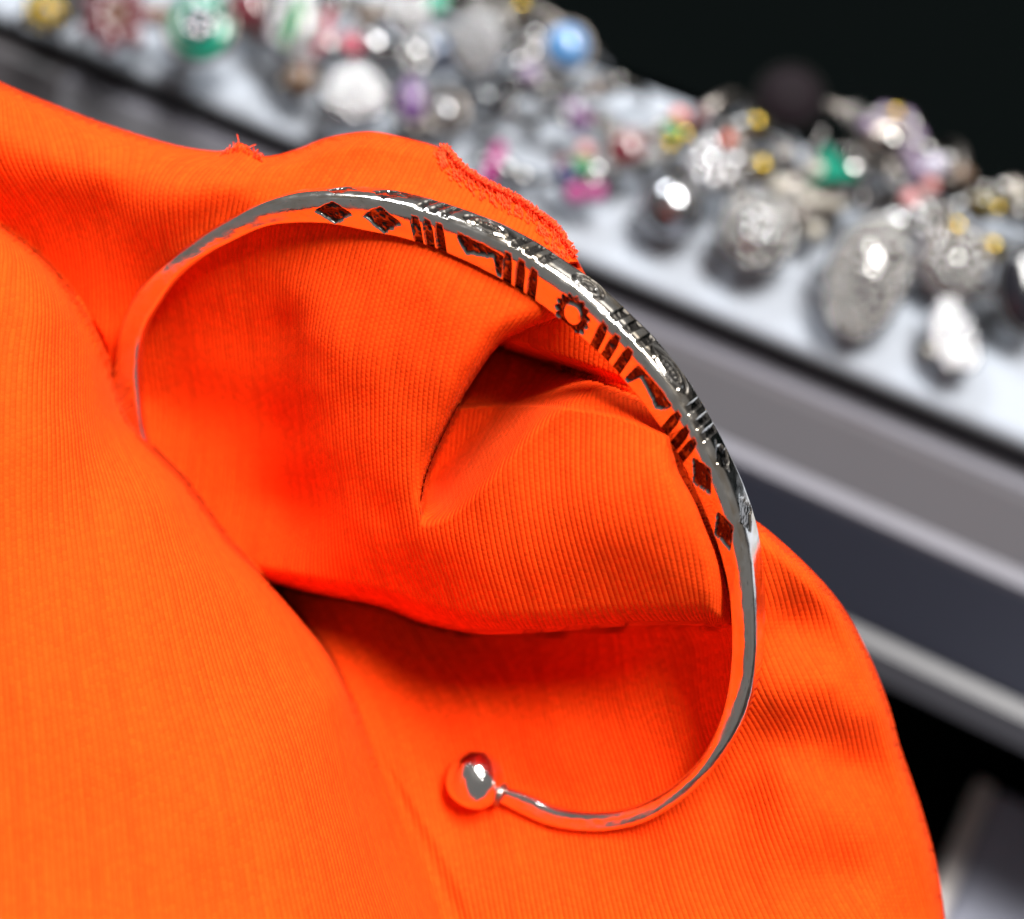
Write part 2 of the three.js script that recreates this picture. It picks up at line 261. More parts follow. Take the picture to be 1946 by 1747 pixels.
function clothH(x, y) {
  let h = cC(x, y);
  const b = s2(x, y);
  if (b > -8) {
    let g = cB(x, y); const right = x > 785 && x < 1325 && y > 562 && y < 1010 && cSlit(x, y) > 0;
    if (right) {
      g -= openSide(x, y);
      if (y < 880) {                               // beyond the crest: a lit fold, a crevice, and a darker fold behind it
        const c = cCrest(x, y); if (c > -3) g -= smooth(-3, 4, c) * 1.5 + 0.05 * Math.max(0, c);
        const p = sPocket(clamp(x, 861, 1319), clamp(y, 561, 859)), e = cE(x, y) - roll(Math.max(0, -p), 8, 1.0);
        g = lerp(e, g - roll(Math.max(0, p), 26, 1.6), smooth(-5, 3, p)) - 3.6 * Math.exp(-(((p + 6) / 6) ** 2)) * smooth(1250, 1000, x);
      }
    } else if (x > 785 && x < 1130 && y > 562 && y < 1000) { const d = -cSlit(x, y); g -= roll(d, 48, 3.6 * smooth(985, 840, y)); }
    const low = smooth(1060, 1160, y), rr = lerp(34, 46, low);
    g -= roll(b, rr, lerp(3.2, 4.2, low) * (y < 500 ? 0 : smooth(840, 900, y)));
    h = lerp(h, g, smooth(-1.7, -0.6, b));
  }
  const a = s1(x, y);
  if (a > -82) {
    const k = smooth(1750, 1250, y), g = cA(x, y) - roll(a, lerp(90, 46, k), lerp(0, 3.4, k));
    h = lerp(h, g, smooth(lerp(-64, -1.7, k), lerp(20, -0.6, k), a));
  }
  const o = sOutC(x, y), raw = smooth(830, 870, x) * (y < 500 ? 1 : 0), tuft = y < 320 ? Math.exp(-(((x - 460) / 40) ** 2)) : 0;
  h -= roll(o, lerp(34, 10, raw), lerp(5.5, 0.5, raw) * (1 - 0.8 * tuft));
  h += 0.16 * noise(x / 95 + 3, y / 110) + 0.08 * noise(x / 42, y / 60 + 8);
  return h;
}
{
  const STEP = 3, nx = Math.floor((X1 - X0) / STEP) + 1, ny = Math.floor((Y1 - Y0) / STEP) + 1;
  const hh = new Float32Array(nx * ny), dd = new Float32Array(nx * ny), xs = new Float32Array(nx * ny), ys = new Float32Array(nx * ny);
  const snap = (f, x, y) => { const s = f(x, y); if (Math.abs(s) > 0.71 * STEP) return null; const ax = (f(x + 2, y) - f(x - 2, y)) / 4, ay = (f(x, y + 2) - f(x, y - 2)) / 4, l = ax * ax + ay * ay + 1e-6; return [x - s * ax / l * 0.98, y - s * ay / l * 0.98]; };
  for (let j = 0; j < ny; j++) for (let i = 0; i < nx; i++) { let x = X0 + i * STEP, y = Y0 + j * STEP; const k = j * nx + i, p = snap(s1, x, y) ?? (s1(x, y) < 0 ? snap(s2, x, y) ?? (x > 790 && x < 1125 && y > 570 && y < 985 ? snap(cSlit, x, y) : null) : null); if (p) [x, y] = p; xs[k] = x; ys[k] = y; dd[k] = sOutC(x, y); hh[k] = dd[k] > -8 ? clothH(x, y) : 0;
    if (!p && dd[k] > 12) for (const [f, sg] of [[s1, 1], [s2, 1], [cSlit, -1]]) {     // just outside an edge the cloth turns in under it
      if (f === s2 && s1(x, y) > -1) continue; if (f === cSlit && !(x > 795 && x < 1120 && y > 575 && y < 960)) continue; if (f === s1 && y > 1330) continue;
      const q = sg * f(x, y); if (q > -0.6 * STEP || q < -1.75 * STEP) continue;
      const ax = sg * (f(x + 2, y) - f(x - 2, y)) / 4, ay = sg * (f(x, y + 2) - f(x, y - 2)) / 4, m = 4.5 - q;
      if (clothH(x + ax * (0.4 - q), y + ay * (0.4 - q)) - hh[k] > 1.6) { xs[k] = x + ax * m; ys[k] = y + ay * m; }
      break;
    } }
  // lay the weave over the folds: find the two thread coordinates whose slopes follow the chosen rib direction along the surface
  const G = 8, gx = Math.floor((X1 - X0) / G), gy = Math.floor((Y1 - Y0) / G), T = new THREE.Vector3(), U = new THREE.Vector3(), Nn = new THREE.Vector3(), Pu = new THREE.Vector3(), Pv = new THREE.Vector3(), p0 = new THREE.Vector3(), p1 = new THREE.Vector3();
  const dirs = [[100, 600, 0, 0.16, -1], [150, 1000, 0, 0.02, -1], [450, 1180, 0, -0.16, -1], [500, 1500, 0, -0.06, -1], [100, 1600, 0, 0, -1],
    [700, 600, 1, 0.42, -0.9], [850, 520, 1, 0.4, -0.9], [880, 690, 1, 0.3, -0.95], [800, 860, 1, 0.12, -1], [640, 950, 1, 0.16, -1], [900, 1050, 1, -0.08, -1], [1100, 980, 1, -0.24, -0.97], [1280, 1000, 1, -0.3, -0.95], [350, 700, 1, 0.06, -1], [620, 320, 1, 0.5, -0.86], [420, 380, 1, 0.35, -0.94], [300, 520, 1, 0.04, -1], [100, 300, 1, -0.35, -0.94], [950, 400, 1, 0.4, -0.9],
    [1050, 720, 2, 0.1, -1], [800, 1350, 3, -0.34, -0.94], [1100, 1450, 3, -0.4, -0.9], [900, 1650, 3, -0.12, -1], [1500, 1100, 3, -0.45, -0.9], [1500, 1600, 3, -0.4, -0.92], [1300, 1650, 3, -0.34, -0.94]];
  const fu = [new Float32Array(gx * gy), new Float32Array(gx * gy)], fv = [new Float32Array(gx * gy), new Float32Array(gx * gy)], wt = new Float32Array(gx * gy);
  for (let j = 0; j < gy; j++) for (let i = 0; i < gx; i++) {
    const x = X0 + i * G + 4, y = Y0 + j * G + 4, k = j * gx + i, hu = clothH(x + 4, y) - clothH(x - 4, y), hv = clothH(x, y + 4) - clothH(x, y - 4), h = clothH(x, y), L = layerAt(x, y);
    place(x + 4, y, h + hu / 2, Pu); place(x - 4, y, h - hu / 2, p0); Pu.sub(p0); place(x, y + 4, h + hv / 2, Pv); place(x, y - 4, h - hv / 2, p1); Pv.sub(p1);
    Nn.crossVectors(Pu, Pv).normalize();
    let dx = 0, dy = 0; for (const [u, v, l, a, b] of dirs) if (l === L) { const q = 1 / (((u - x) ** 2 + (v - y) ** 2) + 2500); dx += a * q; dy += b * q; }
    U.copy(RIGHT).multiplyScalar(dx).addScaledVector(UPC, -dy); U.addScaledVector(Nn, -U.dot(Nn)).normalize(); T.crossVectors(Nn, U).normalize();
    fu[0][k] = T.dot(Pu); fv[0][k] = T.dot(Pv); fu[1][k] = U.dot(Pu); fv[1][k] = U.dot(Pv);
    const s = Math.hypot(hu, hv); wt[k] = 1 / (1 + (s / 0.9) ** 4) + 1e-3;
  }
  const sol = fu.map((_, q) => {
    const z = new Float32Array(gx * gy), A = fu[q], B = fv[q], X = q ? 0 : 0.0000215 * 0 + 0; 
    for (let j = 0; j < gy; j++) for (let i = 0; i < gx; i++) z[j * gx + i] = q ? -j * G * 0.0000476 : i * G * 0.0000476;
    for (let it = 0; it < 900; it++) for (let j = 0; j < gy; j++) for (let i = 0; i < gx; i++) {
      const k = j * gx + i; let s = 0, w = 0, m;
      if (i > 0) { m = wt[k] * wt[k - 1]; s += m * (z[k - 1] + (A[k - 1] + A[k]) / 2); w += m; }
      if (i < gx - 1) { m = wt[k] * wt[k + 1]; s += m * (z[k + 1] - (A[k + 1] + A[k]) / 2); w += m; }
      if (j > 0) { m = wt[k] * wt[k - gx]; s += m * (z[k - gx] + (B[k - gx] + B[k]) / 2); w += m; }
      if (j < gy - 1) { m = wt[k] * wt[k + gx]; s += m * (z[k + gx] - (B[k + gx] + B[k]) / 2); w += m; }
      z[k] += 1.93 * (s / w - z[k]);
    }
    return z;
  });
  const uvAt = (q, x, y) => { const a = clamp((x - X0 - 4) / G, 0, gx - 1.001), b = clamp((y - Y0 - 4) / G, 0, gy - 1.001), i = Math.floor(a), j = Math.floor(b), s = a - i, t = b - j, k = j * gx + i, z = sol[q]; return lerp(lerp(z[k], z[k + 1], s), lerp(z[k + gx], z[k + gx + 1], s), t) / (RIBS * 0.00047); };
  const pos = [], uv = [], idx = [], id = new Int32Array(nx * ny).fill(-1), v3 = new THREE.Vector3();
  const push = (x, y, h) => { place(x, y, h, v3); pos.push(v3.x, v3.y, v3.z); uv.push(uvAt(0, x, y), uvAt(1, x, y)); return pos.length / 3 - 1; };
  const vert = (i, j) => { const k = j * nx + i; return id[k] < 0 ? (id[k] = push(xs[k], ys[k], hh[k])) : id[k]; };
  const cuts = new Map();
  const cut = (i0, j0, i1, j1) => {
    const k0 = j0 * nx + i0, k1 = j1 * nx + i1, key = k0 < k1 ? k0 * nx * ny + k1 : k1 * nx * ny + k0; if (cuts.has(key)) return cuts.get(key);
    const t = dd[k0] / (dd[k0] - dd[k1]), x = lerp(xs[k0], xs[k1], t), y = lerp(ys[k0], ys[k1], t), n = push(x, y, clothH(x, y)); cuts.set(key, n); return n;
  };
  const poly = (c) => {
    const o = [];
    for (let q = 0; q < 3; q++) {
      const a = c[q], b = c[(q + 1) % 3], da = dd[a[1] * nx + a[0]] > 0, db = dd[b[1] * nx + b[0]] > 0;
      if (da) o.push(vert(...a)); if (da !== db) o.push(cut(...a, ...b));
    }
    for (let q = 2; q < o.length; q++) idx.push(o[0], o[q], o[q - 1]);
  };
  for (let j = 0; j < ny - 1; j++) for (let i = 0; i < nx - 1; i++) { poly([[i, j], [i + 1, j], [i, j + 1]]); poly([[i + 1, j], [i + 1, j + 1], [i, j + 1]]); }
  // the cloth goes on over its outline and hangs down
  const rim = OUT.slice(6, OUT.length - 4), rows = 14, base = pos.length / 3;
  rim.forEach(([x, y], i) => {
    const a = rim[Math.max(0, i - 1)], b = rim[Math.min(rim.length - 1, i + 1)], tx = b[0] - a[0], ty = b[1] - a[1], l = Math.hypot(tx, ty), ix = -ty / l, iy = tx / l, h = clothH(x + ix, y + iy);
    const top = place(x + ix * 0.6, y + iy * 0.6, h).clone(), inn = place(x + ix * 60, y + iy * 60, h).sub(top);
    for (let r = 0; r < rows; r++) {
      const t = r / (rows - 1), fold = 0.0009 * Math.sin(i * 0.31) * t; v3.copy(top).addScaledVector(inn, 0.05 * Math.sqrt(t) + 0.5 * t * t + fold * 200 * t); v3.y -= 0.05 * t;
      pos.push(v3.x, v3.y, v3.z); uv.push(i * 0.12, t * 3.3);
    }
  });
  for (let i = 0; i < rim.length - 1; i++) for (let r = 0; r < rows - 1; r++) { const a = base + i * rows + r, b = a + rows; idx.push(a, a + 1, b, b, a + 1, b + 1); }
  const g = new THREE.BufferGeometry(); g.setAttribute('position', new THREE.Float32BufferAttribute(pos, 3)); g.setAttribute('uv', new THREE.Float32BufferAttribute(uv, 2)); g.setIndex(idx); g.computeVertexNormals();
  const cloth = new THREE.Group(); cloth.name = 'orange_cloth'; scene.add(cloth); tag(cloth, 'crumpled bright orange ribbed cloth with a frayed edge, under the silver bangle', 'cloth');
  mesh('fabric', g, M.cloth, cloth);
  // loose threads along the cut edges
  const th = [];
  const thread = (P, r) => th.push(new THREE.TubeGeometry(new THREE.CatmullRomCurve3(P), 6, r, 3));
  const fray = (x, y, dx, dy, len, bend) => {
    const h = clothH(x - dx * 6, y - dy * 6) + 0.05 + rnd() * 0.25, P = [];
    for (let k = 0; k <= 4; k++) { const t = k / 4, q = len * t; P.push(place(x - dx * 8 + dx * q - dy * bend * t * t * len, y - dy * 8 + dy * q + dx * bend * t * t * len, h + Math.sin(t * 2.5) * 0.5 * rnd())); }
    thread(P, 0.00004 + rnd() * 0.00004);
  };
  const edgeA = catmull([[842, 287], [852, 290], [880, 318], [920, 345], [970, 370], [1020, 402], [1062, 438], [1092, 484]], 10);
  for (let i = 0; i < edgeA.length - 1; i++) {
    const [x, y] = edgeA[i], [x2, y2] = edgeA[i + 1], l = Math.hypot(x2 - x, y2 - y), nxx = (y2 - y) / l, nyy = -(x2 - x) / l;
    const first = Math.exp(-i / 6);
    for (let k = 0; k < 13; k++) { const t = rnd(), a = rs(0.7) - 0.25, c = Math.cos(a), s = Math.sin(a); fray(lerp(x, x2, t), lerp(y, y2, t), nxx * c - nyy * s, nxx * s + nyy * c, 10 + rnd() * 6 + first * 10 * rnd(), rs(0.5)); }
    for (let k = 0; k < 6; k++) {   // pulled weft loops lying back over the cloth
      const t = rnd(), X = lerp(x, x2, t) - nxx * rnd() * 36, Y = lerp(y, y2, t) - nyy * rnd() * 36, a = 1.9 + rs(0.5), L = 7 + rnd() * 8, h = clothH(X, Y);
      if (sOut(X, Y) > 1) thread([place(X, Y, h - 0.05), place(X + Math.cos(a) * L * 0.35, Y - Math.sin(a) * L * 0.35, h + 0.12), place(X + Math.cos(a) * L * 0.7, Y - Math.sin(a) * L * 0.7, h + 0.12), place(X + Math.cos(a) * L, Y - Math.sin(a) * L, h)], 0.00005);
    }
  }
  for (let i = 0; i < 22; i++) { const t = rnd(), x = lerp(418, 500, t), y = t < 0.5 ? lerp(288, 275, t * 2) : lerp(275, 299, t * 2 - 1); const a = -1.1 + rs(0.6); fray(x, y + 3, Math.cos(a), Math.sin(a), 12 + rnd() * 16 * Math.exp(-(((x - 456) / 22) ** 2)) + rnd() * 4, rs(0.7)); }
  const f = mesh('frayed_threads', mergeGeometries(th), M.thread, cloth); f.userData.kind = 'stuff';
}
{ // what carries the cloth
  const ped = mesh('display_pedestal', new THREE.LatheGeometry([[0, -0.259], [0.03, -0.259], [0.03, -0.255], [0.021, -0.25], [0.018, -0.1], [0.022, -0.06], [0.022, -0.052], [0.02, -0.05], [0, -0.05]].map((p) => new THREE.Vector2(...p)), 48), M.smoke);
  ped.position.set(-0.012, 0, 0.018);
  tag(ped, 'dark turned pedestal standing under the orange cloth', 'pedestal');
}

// ------------------------------------------------------------------ the silver bangle
const TH = Math.tan(30 * Math.PI / 180), EA = 42 * Math.PI / 180, EX = Math.cos(EA), EYc = Math.sin(EA);
const NB = new THREE.Vector3().addScaledVector(RIGHT, -EX * 0.5).addScaledVector(UPC, -EYc * 0.5).addScaledVector(BACK, Math.cos(Math.PI / 6)).normalize();
function onBangle(u, v, off = 0) {     // a pixel met with the bangle's own plane, moved OFF metres along its axis
  const q = place(840, 970, 0).addScaledVector(NB, off), d = place(u, v, 0).sub(EYE), t = q.sub(EYE).dot(NB) / d.dot(NB);
  return EYE.clone().addScaledVector(d, t);
}
{
  // inner edge and ridge traced along the band, from the tucked end round to the ball; third entry: height of the outer face in mm
  const T = [[345, 975, 320, 985, 1.6], [300, 905, 268, 915, 1.7], [270, 830, 222, 838, 2.2], [260, 760, 206, 760, 2.3], [258, 690, 211, 690, 2.4], [270, 630, 222, 618, 2.5], [294, 587, 252, 554, 2.6], [333, 534, 302, 503, 2.6], [387, 491, 360, 458, 2.9], [440, 462, 416, 424, 3.2], [494, 438, 478, 392, 3.4], [547, 431, 540, 374, 3.6], [614, 433, 614, 369, 3.8], [681, 447, 681, 372, 3.9], [748, 461, 750, 384, 3.9], [812, 481, 822, 404, 3.8], [894, 518, 907, 435, 3.8], [958, 553, 982, 472, 3.8], [1018, 593, 1050, 516, 3.8], [1075, 640, 1115, 563, 3.8], [1128, 686, 1178, 622, 3.8], [1172, 733, 1229, 676, 3.9], [1214, 784, 1272, 730, 3.9], [1258, 846, 1312, 794, 4.0], [1298, 915, 1350, 866, 4.2], [1330, 985, 1386, 945, 4.4], [1358, 1055, 1412, 1030, 4.8], [1376, 1123, 1427, 1112, 4.7], [1383, 1200, 1433, 1200, 4.4], [1382, 1277, 1431, 1284, 4.0], [1372, 1340, 1415, 1362, 3.3], [1350, 1403, 1382, 1432, 2.6], [1318, 1456, 1342, 1484, 2.0], [1270, 1500, 1290, 1532, 1.9], [1220, 1530, 1232, 1568, 1.8], [1168, 1546, 1172, 1585, 1.8], [1108, 1549, 1106, 1588, 1.8], [1052, 1541, 1040, 1577, 1.8], [1010, 1522, 993, 1558, 1.7], [975, 1508, 958, 1540, 1.6], [945, 1500, 930, 1526, 1.4], [905, 1490, 895, 1505, 1.2]];
  const C = catmull(T, 24), n = C.length;
  const I = C.map((c) => onBangle(c[0], c[1])), R = C.map((c) => onBangle(c[2], c[3]));
  const S = [0]; for (let i = 1; i < n; i++) S.push(S[i - 1] + I[i].clone().add(R[i]).multiplyScalar(0.5).distanceTo(I[i - 1].clone().add(R[i - 1]).multiplyScalar(0.5)));
  const near = (u, v) => { let b = 1e9, at = 0; C.forEach((c, i) => { const x = (c[0] + c[2]) / 2, y = (c[1] + c[3]) / 2, d = (x - u) ** 2 + (y - v) ** 2; if (d < b) { b = d; at = i; } }); return S[at]; };
  // stamps: [kind, where along the band in mm, half length]
  const mm = (u, v) => near(u, v) * 1000;
  const stA = [['loz', mm(625, 405), 1.5], ['loz', mm(719, 413), 1.5], ['bar', mm(784, 432)], ['bar', mm(806, 440)], ['bar', mm(830, 450)], ['pen', mm(905, 480), 2.2, 1], ['bar', mm(957, 512)], ['bar', mm(980, 525)], ['bar', mm(1006, 540)], ['sun', mm(1085, 592), 1.75], ['bar', mm(1134, 640)], ['bar', mm(1158, 662)], ['bar', mm(1182, 688)], ['pen', mm(1232, 745), 2.2, -1], ['bar', mm(1284, 803)], ['bar', mm(1299, 830)], ['bar', mm(1313, 855)], ['loz', mm(1344, 905), 1.4], ['loz', mm(1378, 1012), 1.4]];
  const inv = (d, w) => smooth(w, -w, d);   // 1 inside, soft border of w
  function stampA(s, t, wob) {               // s in mm along, t 0 at the inner edge to 1 at the ridge -> depth 0..1, black 0..1
    let d = 0;
    for (const [k, c, L, dir] of stA) {
      const x = s - c; if (Math.abs(x) > 3.4) continue;
      if (k === 'bar') d = Math.max(d, inv(Math.max(Math.abs(x + (t - 0.3) * 0.35) - 0.40 * (1 - 0.35 * smooth(0.5, 0.78, t)), (t - 0.76) * 2 + wob * 0.1), 0.10));
      else if (k === 'loz') { const q = Math.abs(x) / 1.9 + Math.abs(t - 0.44) / 0.40; d = Math.max(d, inv(q - 0.92 + wob * 0.12, 0.08)); }
      else if (k === 'pen') { const q = x * dir / L, w = q < -0.65 ? lerp(0.06, 0.42, Math.sqrt(clamp((q + 1) / 0.35))) : q < 0.55 ? lerp(0.42, 0.15, (q + 0.65) / 1.2) : lerp(0.15, 0.52, smooth(0.55, 0.8, q)), top = 0.66 - 0.04 * q; if (q > -1 && q < 1) d = Math.max(d, inv(Math.max(t - top, top - w - t) + wob * 0.035, 0.03) * smooth(1, 0.92, q)); }
      else { const y = (t - 0.36) * 3.6, r = Math.hypot(x, y), a = Math.atan2(y, x), spike = 1.42 + 0.32 * (0.5 + 0.5 * Math.cos(a * 15)); d = Math.max(d, inv(Math.max(r - spike, 0.90 - r), 0.08) * smooth(-2.2, -1.2, y + x * 0.3)); }
    }
    return d;
  }
  const stB = stA.map((e) => [e[0], e[1] + (e[0] === 'bar' ? 0.15 : 0), e[2], e[3]]);
  function stampB(s, t, wob) {               // t 0 at the ridge to 1 at the lower edge
    let d = 0, r = 0;
    for (const [k, c, L, dir] of stB) {
      const x = s - c; if (Math.abs(x) > 3.6) continue;
      if (k === 'bar') d = Math.max(d, inv(Math.max(Math.abs(x - (t - 0.3) * 0.4) - 0.34, 0.10 - t, t - 0.86), 0.10));
      else if (k === 'loz') { const q = Math.abs(x) / 1.5 + Math.abs(t - 0.5) / 0.38; d = Math.max(d, inv(q - 0.9 + wob * 0.3, 0.10)); }
      else if (k === 'pen') { const e = Math.hypot(x / 2.5, (t - 0.48) / 0.40); d = Math.max(d, 0.75 * inv(e - 0.96, 0.06)); r = Math.max(r, inv(Math.abs(e - 0.62) - 0.07, 0.04)); for (let b = -4; b <= 4; b++) r = Math.max(r, inv(Math.hypot(x - b * 0.42, (t - 0.48) * 3.4 + 0.05 * b * b - 0.2) - 0.15, 0.05)); }
      else { const y = (t - 0.48) * 3.6, q = Math.hypot(x / 1.15, y); d = Math.max(d, inv(q - 1.35, 0.08) * 0.8); r = Math.max(r, inv(Math.abs(q - 0.85) - 0.16, 0.07)); }
    }
    return Math.max(0, d - 1.1 * r);
  }
  // section: inner slope A (inner edge up to the ridge), outer face B, underside, inner face
  const nA = 44, nB = 34, nC = 8, nD = 10, ring = nA + nB + nC + nD;
  // re-sample evenly and finely along the engraved stretch
  const rowsS = []; const s0 = mm(600, 405) - 4, s1m = mm(1378, 1012) + 4; { let s = 0; const L = S[n - 1] * 1000; while (s < L) { rowsS.push(s); s += s > s0 && s < s1m ? 0.06 : 0.25; } rowsS.push(L); }
  const buv = [], pos = [], col = [], idx = [], base = [0.86, 0.835, 0.80], ox = [[0.055, 0.03, 0.026], [0.24, 0.22, 0.205], [0.2, 0.2, 0.2], [0.2, 0.2, 0.2]];
  let ii = 0;
  const ends = [];
  for (let q = 0; q < rowsS.length; q++) {
    const s = rowsS[q]; while (ii < n - 2 && S[ii + 1] * 1000 < s) ii++;
    const t = clamp((s / 1000 - S[ii]) / (S[ii + 1] - S[ii])), Ii = I[ii].clone().lerp(I[ii + 1], t), Ri = R[ii].clone().lerp(R[ii + 1], t), hb = lerp(C[ii][4], C[ii + 1][4], t) / 1000 * lerp(1, 1.04, smooth(2.2, 3.6, lerp(C[ii][4], C[ii + 1][4], t)));
    const ax = Ri.clone().sub(Ii), wA = ax.length(), round = smooth(4.2, 2.0, hb * 1000);
    const drop = lerp(0.40, 0.16, round) * wA;
    // corners in (radial x, axial y), metres, the ridge at (wA, 0)
    const P1 = [0, -drop], P2 = [wA, 0], P3 = [wA + 0.03 * hb, -hb], P4 = [0.25 * wA, -hb - 0.0002], P5 = [0, -Math.max(drop + 0.0008, hb * 0.75)];
    const secs = [[P1, P2, nA], [P2, P3, nB], [P3, P4, nC], [P4, P1, nD]];
    const rad = [lerp(0.0002, 0.0006, round), lerp(0.0011, 0.0007, round), 0.0005, 0.0005];
    const pts = [];
    const cor = [P1, P2, P3, P4];
    for (let e = 0; e < 4; e++) for (let k = 0; k < secs[e][2]; k++) {
      const A = secs[e][0], B = secs[e][1], u = k / secs[e][2]; pts.push([lerp(A[0], B[0], u), lerp(A[1], B[1], u), e, u]);
    }
    // round the corners: pull points near a corner inward along the bisector
    for (const p of pts) for (let e = 0; e < 4; e++) {
      const c = cor[e], r = Math.min(rad[e], wA * 0.4), d = Math.hypot(p[0] - c[0], p[1] - c[1]); if (d > r * 1.6) continue;
      const a = cor[(e + 3) % 4], b = cor[(e + 1) % 4], da = [a[0] - c[0], a[1] - c[1]], db = [b[0] - c[0], b[1] - c[1]], la = Math.hypot(...da), lb = Math.hypot(...db), bi = [da[0] / la + db[0] / lb, da[1] / la + db[1] / lb], k = (1 - d / (r * 1.6)) ** 2 * r * 0.42;
      p[0] += bi[0] * k; p[1] += bi[1] * k;
    }
    const X = ax.clone().divideScalar(wA), wear = 0.00002;
    if (q === 0 || q === rowsS.length - 1) ends.push([Ii.clone().addScaledVector(X, wA * 0.5).addScaledVector(NB, -hb * 0.5), pos.length / 3]);
    for (const [px, py, e, u] of pts) {
      let x = px, y = py, dk = 0;
      const wob = noise(s * 2.2 + 5, u * 9) * 0.6 + noise(s * 5, u * 20 + 3) * 0.4;
      if (e === 0) { dk = stampA(s, u, wob); const dep = 0.00026 * dk * (0.8 + 0.35 * wob); const l = Math.hypot(wA, drop); x += drop / l * dep; y -= wA / l * dep; }
      if (e === 1) { dk = stampB(s, u, wob); x -= 0.00017 * dk * (0.85 + 0.3 * wob); }
      // hammered, hand filed surface
      const hm = 0.000022 * noise(s * 0.55, u * 3 + e * 7) + 0.000008 * noise(s * 1.9 + 9, u * 6 + e * 5); x += e === 1 ? hm : e === 0 ? -hm * 0.4 : 0; y += e === 0 ? hm : 0;
      const v = Ii.clone().addScaledVector(X, x).addScaledVector(NB, y); pos.push(v.x, v.y, v.z); buv.push(s / 12, (e + u) * 0.3);
      const pat = clamp(dk * 1.25 - 0.1) * clamp(1.02 + 0.5 * wob * (dk < 0.99 ? 1 : 0.7), 0.4, 1) , spot = noise(s * 7 + 40, u * 23 + e * 11) > 0.80 && noise(s * 0.8, u * 2 + 77) > 0.25 ? 0.5 : 0, k = Math.max(pat, spot * (e < 2 ? 1 : 0));
      const tn = e === 1 ? clamp(0.25 + 0.6 * noise(s * 0.35 + 20, u * 2.4) + 0.35 * noise(s * 1.7, u * 6 + 31)) : clamp(0.4 * noise(s * 0.5 + 60, u * 3) + 0.2 * noise(s * 2.1, u * 8)), tar = [0.66, 0.55, 0.42];   // patches of warm tarnish
      col.push(...base.map((c, q) => lerp(lerp(c, tar[q], tn), ox[e][q], k)));
    }
  }
  for (let q = 0; q < rowsS.length - 1; q++) for (let k = 0; k < ring; k++) { const a = q * ring + k, b = q * ring + (k + 1) % ring, c = a + ring, d = b + ring; idx.push(a, c, b, b, c, d); }
  const g = new THREE.BufferGeometry(); 
  ends.forEach(([p, at], e) => { const m = pos.length / 3; pos.push(p.x, p.y, p.z); col.push(...base); buv.push(0, 0); for (let k = 0; k < ring; k++) e ? idx.push(at + k, m, at + (k + 1) % ring) : idx.push(at + k, at + (k + 1) % ring, m); });
  g.setAttribute('position', new THREE.Float32BufferAttribute(pos, 3)); g.setAttribute('color', new THREE.Float32BufferAttribute(col, 3)); g.setAttribute('uv', new THREE.Float32BufferAttribute(buv, 2)); g.setIndex(idx); g.computeVertexNormals();
  const bangle = new THREE.Group(); bangle.name = 'silver_bangle'; scene.add(bangle);
  tag(bangle, 'open silver bangle stamped with dark bars, lozenges and a sun, lying on orange cloth', 'bangle');
  mesh('band', g, std({ color: 0xffffff, vertexColors: true, metalness: 1, roughness: 1, roughnessMap: smudge, bumpMap: scratch, bumpScale: 0.00001 }), bangle);
  // ball at the free end: two soldered half shells, a little uneven
  const bc = onBangle(903, 1486, -0.0004), bg = new THREE.SphereGeometry(0.00285, 64, 48), bp = bg.attributes.position, v = new THREE.Vector3();
  const up = UPC.clone().multiplyScalar(0.93).addScaledVector(RIGHT, 0.12).addScaledVector(BACK, 0.3).normalize();
  for (let i = 0; i < bp.count; i++) {
    v.fromBufferAttribute(bp, i); const l = v.length(), d = v.clone().divideScalar(l), a = d.dot(up);
    const k = 1 + 0.10 * a * Math.abs(a) + 0.012 * noise(d.x * 3 + 7, d.y * 3 + d.z * 2) + 0.006 * noise(d.x * 8, d.z * 8 + d.y * 5); v.multiplyScalar(k); bp.setXYZ(i, v.x, v.y, v.z);
  }
  bg.computeVertexNormals(); const ball = mesh('ball_end', bg, std({ color: rgb(0.88, 0.86, 0.84), metalness: 1, roughness: 0.9, roughnessMap: smudge, bumpMap: scratch, bumpScale: 0.000012 }), bangle); ball.position.copy(bc);
  const cp = onBangle(951, 1511, -0.0005), cdir = onBangle(985, 1532, -0.0005).sub(bc).normalize();
  const cg = new THREE.TorusGeometry(0.00092, 0.0003, 12, 32), collar = mesh('collar', cg, std({ color: rgb(0.32, 0.26, 0.24), metalness: 1, roughness: 0.35 }), bangle);
  collar.position.copy(cp); collar.quaternion.setFromUnitVectors(new THREE.Vector3(0, 0, 1), cdir);
}

